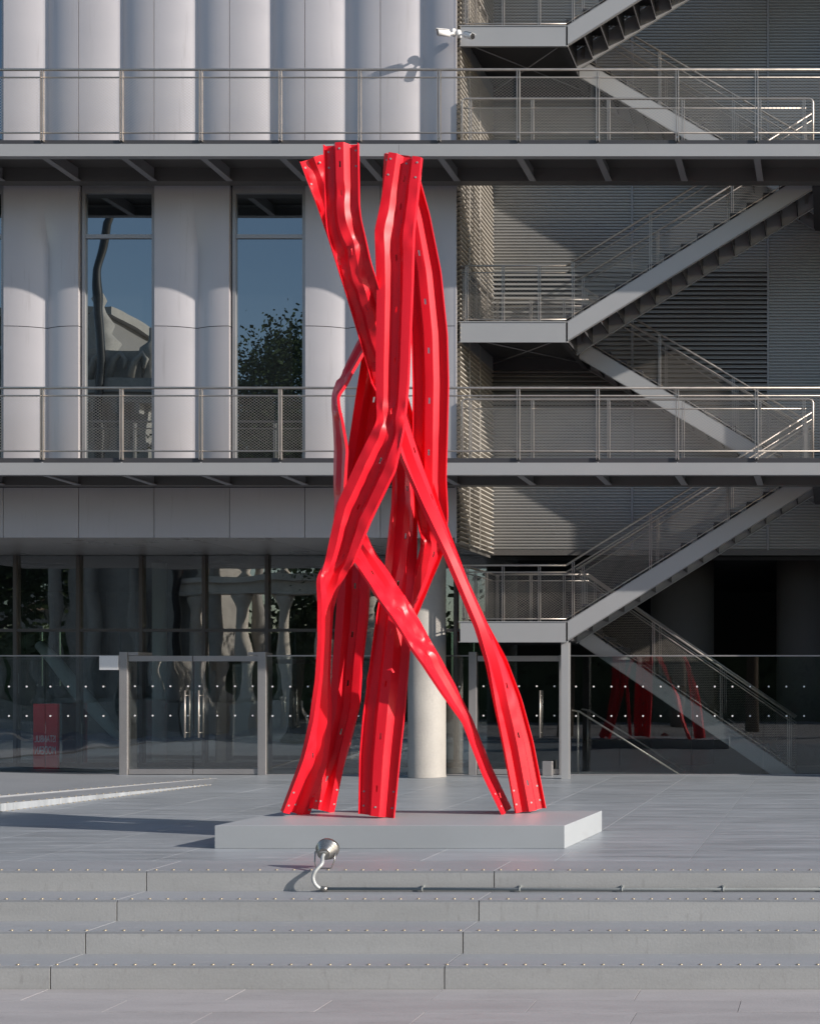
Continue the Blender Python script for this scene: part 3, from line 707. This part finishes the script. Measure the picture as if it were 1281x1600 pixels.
def cctv(cp, direc, base, lab):
    t = thing('security_camera', lab, 'security camera', base, 'security cameras on the corner')
    d = Vector(direc).normalized(); cp = Vector(cp)
    put('body', B().tube([cp-d*.12, cp-d*.115, cp+d*.085, cp+d*.09], [.03, .052, .052, .048], 18), 'white', t)
    put('lens', B().tube([cp+d*.0905, cp+d*.095], [.046, .044], 16), 'black', t)
    up = Vector((0, 0, 1)); sdv = d.cross(up).normalized()
    put('sunshield', B().bar(cp-d*.10+up*.056, cp+d*.125+up*.056, .085, .006), 'white', t)
    put('arm', B().tube([cp-d*.12, (cp-d*.12).lerp(Vector(base), .5)+Vector((0, 0, -.01)), base], .018, 10), 'white', t)
    bd = Vector(base); put('base', B().tube([bd+Vector((-.02, 0, 0)), bd+Vector((.03, 0, 0))], [.07, .06], 18), 'white', t)
cctv(P(692, 51, 21.55), (-.85, -.55, -.18), P(709, 50, 21.74), 'white bullet camera on the facade corner pointing left')
cctv(P(733, 55, 21.60), (.75, -.45, -.38), P(717, 52, 21.76), 'white bullet camera on the facade corner pointing right and down')

# ------------------------------------------------------------ the place behind the camera, seen only in the glass
def tree(x, y, h, r, seed, lab, nl=170, ls=1.0):
    rnd = random.Random(seed); t = thing('tree', lab, 'tree', (x, y, GZ), 'trees across the street')
    tb = B(); tb.tube([(x, y, GZ), (x+.1, y, h*.3), (x-.1, y+.1, h*.6), (x, y, h*.85)], [.35, .27, .18, .06], 10)
    for k in range(6):
        a = k*1.05+rnd.random(); z0 = h*rnd.uniform(.3, .55)
        tb.tube([(x, y, z0), (x+math.cos(a)*r*.4, y+math.sin(a)*r*.4, z0+h*.12), (x+math.cos(a)*r*.8, y+math.sin(a)*r*.8, z0+h*.2)], [.13, .09, .03], 6)
    put('trunk', tb, 'bark', t)
    lb = B(); cl = []
    for k in range(34):
        a, e = rnd.uniform(0, 6.28), rnd.uniform(-.8, 1.3); q = rnd.uniform(.35, .95)
        cl.append(Vector((x+math.cos(a)*math.cos(e)*r*q, y+math.sin(a)*math.cos(e)*r*q, h*.64+math.sin(e)*h*.33*q)))
    for c in cl:
        for _ in range(nl):
            p = c+Vector((rnd.gauss(0, 1), rnd.gauss(0, 1), rnd.gauss(0, .8)))*r*.2
            u = Vector((rnd.gauss(0, 1), rnd.gauss(0, 1), rnd.gauss(0, 1))).normalized(); v = u.orthogonal().normalized(); sz = rnd.uniform(.14, .28)*ls
            lb.poly([p-u*sz, p+v*sz*.6, p+u*sz, p-v*sz*.6], [(0, 1, 2, 3)])
    put('crown', lb, 'leaf', t)
tree(-22.6, -6, 16.0, 3.4, 11, 'dark round tree reflected in the window beside the sculpture', 900, .45)
for i, (x, y, h, r) in enumerate(((-12, -9, 11, 4.5), (-4, -12, 12, 5), (-44, -14, 10, 5), (3, -9, 10, 4.5), (-27.5, -22, 8, 5), (-8.5, -20, 13, 5.5))):
    tree(x, y, h, r, 20+i, ['leafy tree reflected at the right of the double doors', 'leafy tree reflected behind the stair foot', 'leafy tree reflected at the far left glazing', 
                            'leafy tree reflected at the right edge', 'bushy low tree reflected behind the stone kiosk', 'tall leafy tree reflected above the stair landing'][i])
kx, ky = -33.5, -12.0
kiosk = thing('stone_kiosk', 'carved pale stone fountain kiosk reflected in the left window', 'kiosk', (kx, ky, GZ))
put('base', B().box(kx-4.4, kx+4.4, ky-2.6, ky+2.6, GZ, GZ+1.4), 'stone', kiosk)
put('wall', B().box(kx-3.4, kx+3.4, ky-1.8, ky+1.8, GZ+1.4, 12.2), 'stone', kiosk)
for k in range(5):
    for yy in (2.2, -2.2):
        x = kx-3.8+k*1.9
        put('column', B().lathe((x, ky+yy, GZ+1.4), [(.42, 0), (.42, .25), (.3, .4), (.28, 3), (.24, 6.2), (.3, 6.3), (.45, 6.8), (.45, 7)], 16), 'stone', kiosk)
for i, (e, z0, z1) in enumerate(((4.3, 7.65, 8.1), (4.6, 8.1, 8.5), (4.0, 8.5, 10.5), (4.4, 12.2, 12.6), (4.8, 12.6, 13.1), (3.6, 13.1, 14.4))):
    put('cornice', B().box(kx-e, kx+e, ky-e*.6, ky+e*.6, z0+.002*i, z1), 'stone', kiosk)
put('crest', B().lathe((kx+.6, ky, 14.4), [(.9, 0), (1.1, .3), (.6, .5), (.8, .9), (.45, 1.2), (.6, 1.5), (.3, 1.9), (.2, 2.2), (.3, 2.5), (.05, 3.0)], 14), 'stone', kiosk)
for k in range(9):
    x = kx-3.6+k*.9
    put('pilaster', B().box(x-.16, x+.16, ky+1.8, ky+2.0, 8.51, 12.2), 'stone', kiosk)
    put('medallion', B().tube([(x+.45, ky+1.81, 10.6), (x+.45, ky+1.9, 10.6), (x+.45, ky+2.05, 10.6)], [.3, .26, .1], 12), 'stone', kiosk)
    put('scroll', B().tube([(x-.3, ky+2.5, 13.2), (x-.1, ky+2.5, 13.9), (x+.2, ky+2.5, 14.2), (x+.4, ky+2.5, 13.9), (x+.3, ky+2.5, 13.5)], [.16, .14, .12, .1, .06], 8), 'stone', kiosk)
    put('bracket', B().box(x-.1, x+.1, ky+2.2, ky+2.6, 11.8, 12.19), 'stone', kiosk)
for dx in (-4, -1.6, 3.9): put('urn', B().lathe((kx+dx, ky+2, 13.1), [(.35, 0), (.2, .4), (.55, 1.0), (.5, 1.4), (.15, 1.7), (.1, 2.2)], 14), 'stone', kiosk)
kiosk.scale.z = 1.10
lp = thing('street_lamp', 'tall dark lamp mast reflected in the left window', 'lamp', (-31.2, -9, GZ))
put('mast', B().tube([(-31.2, -9, GZ), (-31.2, -9, 10), (-31.2, -9, 19), (-30.9, -9, 21), (-30.2, -9, 22.5)], [.25, .2, .17, .15, .12], 12), 'black', lp)
put('lantern', B().lathe((-30.2, -9, 22.3), [(.1, 0), (.4, .2), (.3, .5), (.05, .6)], 12), 'black', lp)
ap = thing('apartment_block', 'pale apartment block with balconies reflected high in the left window', 'building', (-63, -46, GZ))
put('wall', B().box(-76, -51, -58, -44, GZ, 27), 'render', ap); put('roof', B().box(-76.5, -50.5, -58.5, -43.5, 27, 27.6), 'stone', ap)
wm = shared(B().box(-.7, .7, 0, .06, 0, 1.7), 'window', 'window'); bm_ = shared(B().box(-1.1, 1.1, 0, 1.0, 0, .9), 'stone', 'balcony')
for f_ in range(8):
    for k in range(8):
        x = -74.5+k*3.1; inst('window', wm, (x, -43.99, 1+f_*3.2), ap)
        if k % 2: inst('balcony', bm_, (x, -43.95, .6+f_*3.2), ap)

hd = thing('added_hedge', 'long dark row of leaves added behind the camera to darken the entrance glass reflections', 'added_hedge', (-30, -27, GZ))  # added out of view to keep the bright low sky out of the glass reflections
put('core', B().box(-120, 40, -28.5, -26.2, GZ, 4.6), 'leaf', hd)
lb = B(); rn = random.Random(5)
for _ in range(9000):
    p = Vector((rn.uniform(-120, 40), -26.1+rn.gauss(0, .25), rn.uniform(GZ, 5.2+rn.gauss(0, .3)))); u = Vector((rn.gauss(0, 1), rn.gauss(0, 1), rn.gauss(0, 1))).normalized(); v = u.orthogonal().normalized(); z = rn.uniform(.15, .35)
    lb.poly([p-u*z, p+v*z*.6, p+u*z, p-v*z*.6], [(0, 1, 2, 3)])
put('foliage', lb, 'leaf', hd, 'stuff')

gx, gy = -26.5, -10.0
gw = thing('stone_colonnade', 'pale carved stone colonnade reflected in the entrance doors', 'colonnade', (gx, gy, GZ))
for k in range(5):
    x = gx-4+k*2.0
    put('pedestal', B().box(x-.5, x+.5, gy-.5, gy+.5, GZ, GZ+1.5), 'marble', gw)
    put('column', B().lathe((x, gy, GZ+1.5), [(.46, 0), (.46, .2), (.36, .35), (.34, 2.2), (.29, 4.3), (.33, 4.4), (.5, 4.85), (.5, 5.0)], 18), 'marble', gw)
    put('urn', B().lathe((x, gy, GZ+7.4), [(.35, 0), (.15, .3), (.45, .8), (.4, 1.1), (.12, 1.3), (.1, 1.7)], 14), 'marble', gw)
put('entablature', B().box(gx-4.7, gx+4.7, gy-.55, gy+.55, GZ+6.5, GZ+7.1), 'marble', gw)
put('cornice', B().box(gx-5, gx+5, gy-.8, gy+.8, GZ+7.102, GZ+7.4), 'marble', gw)
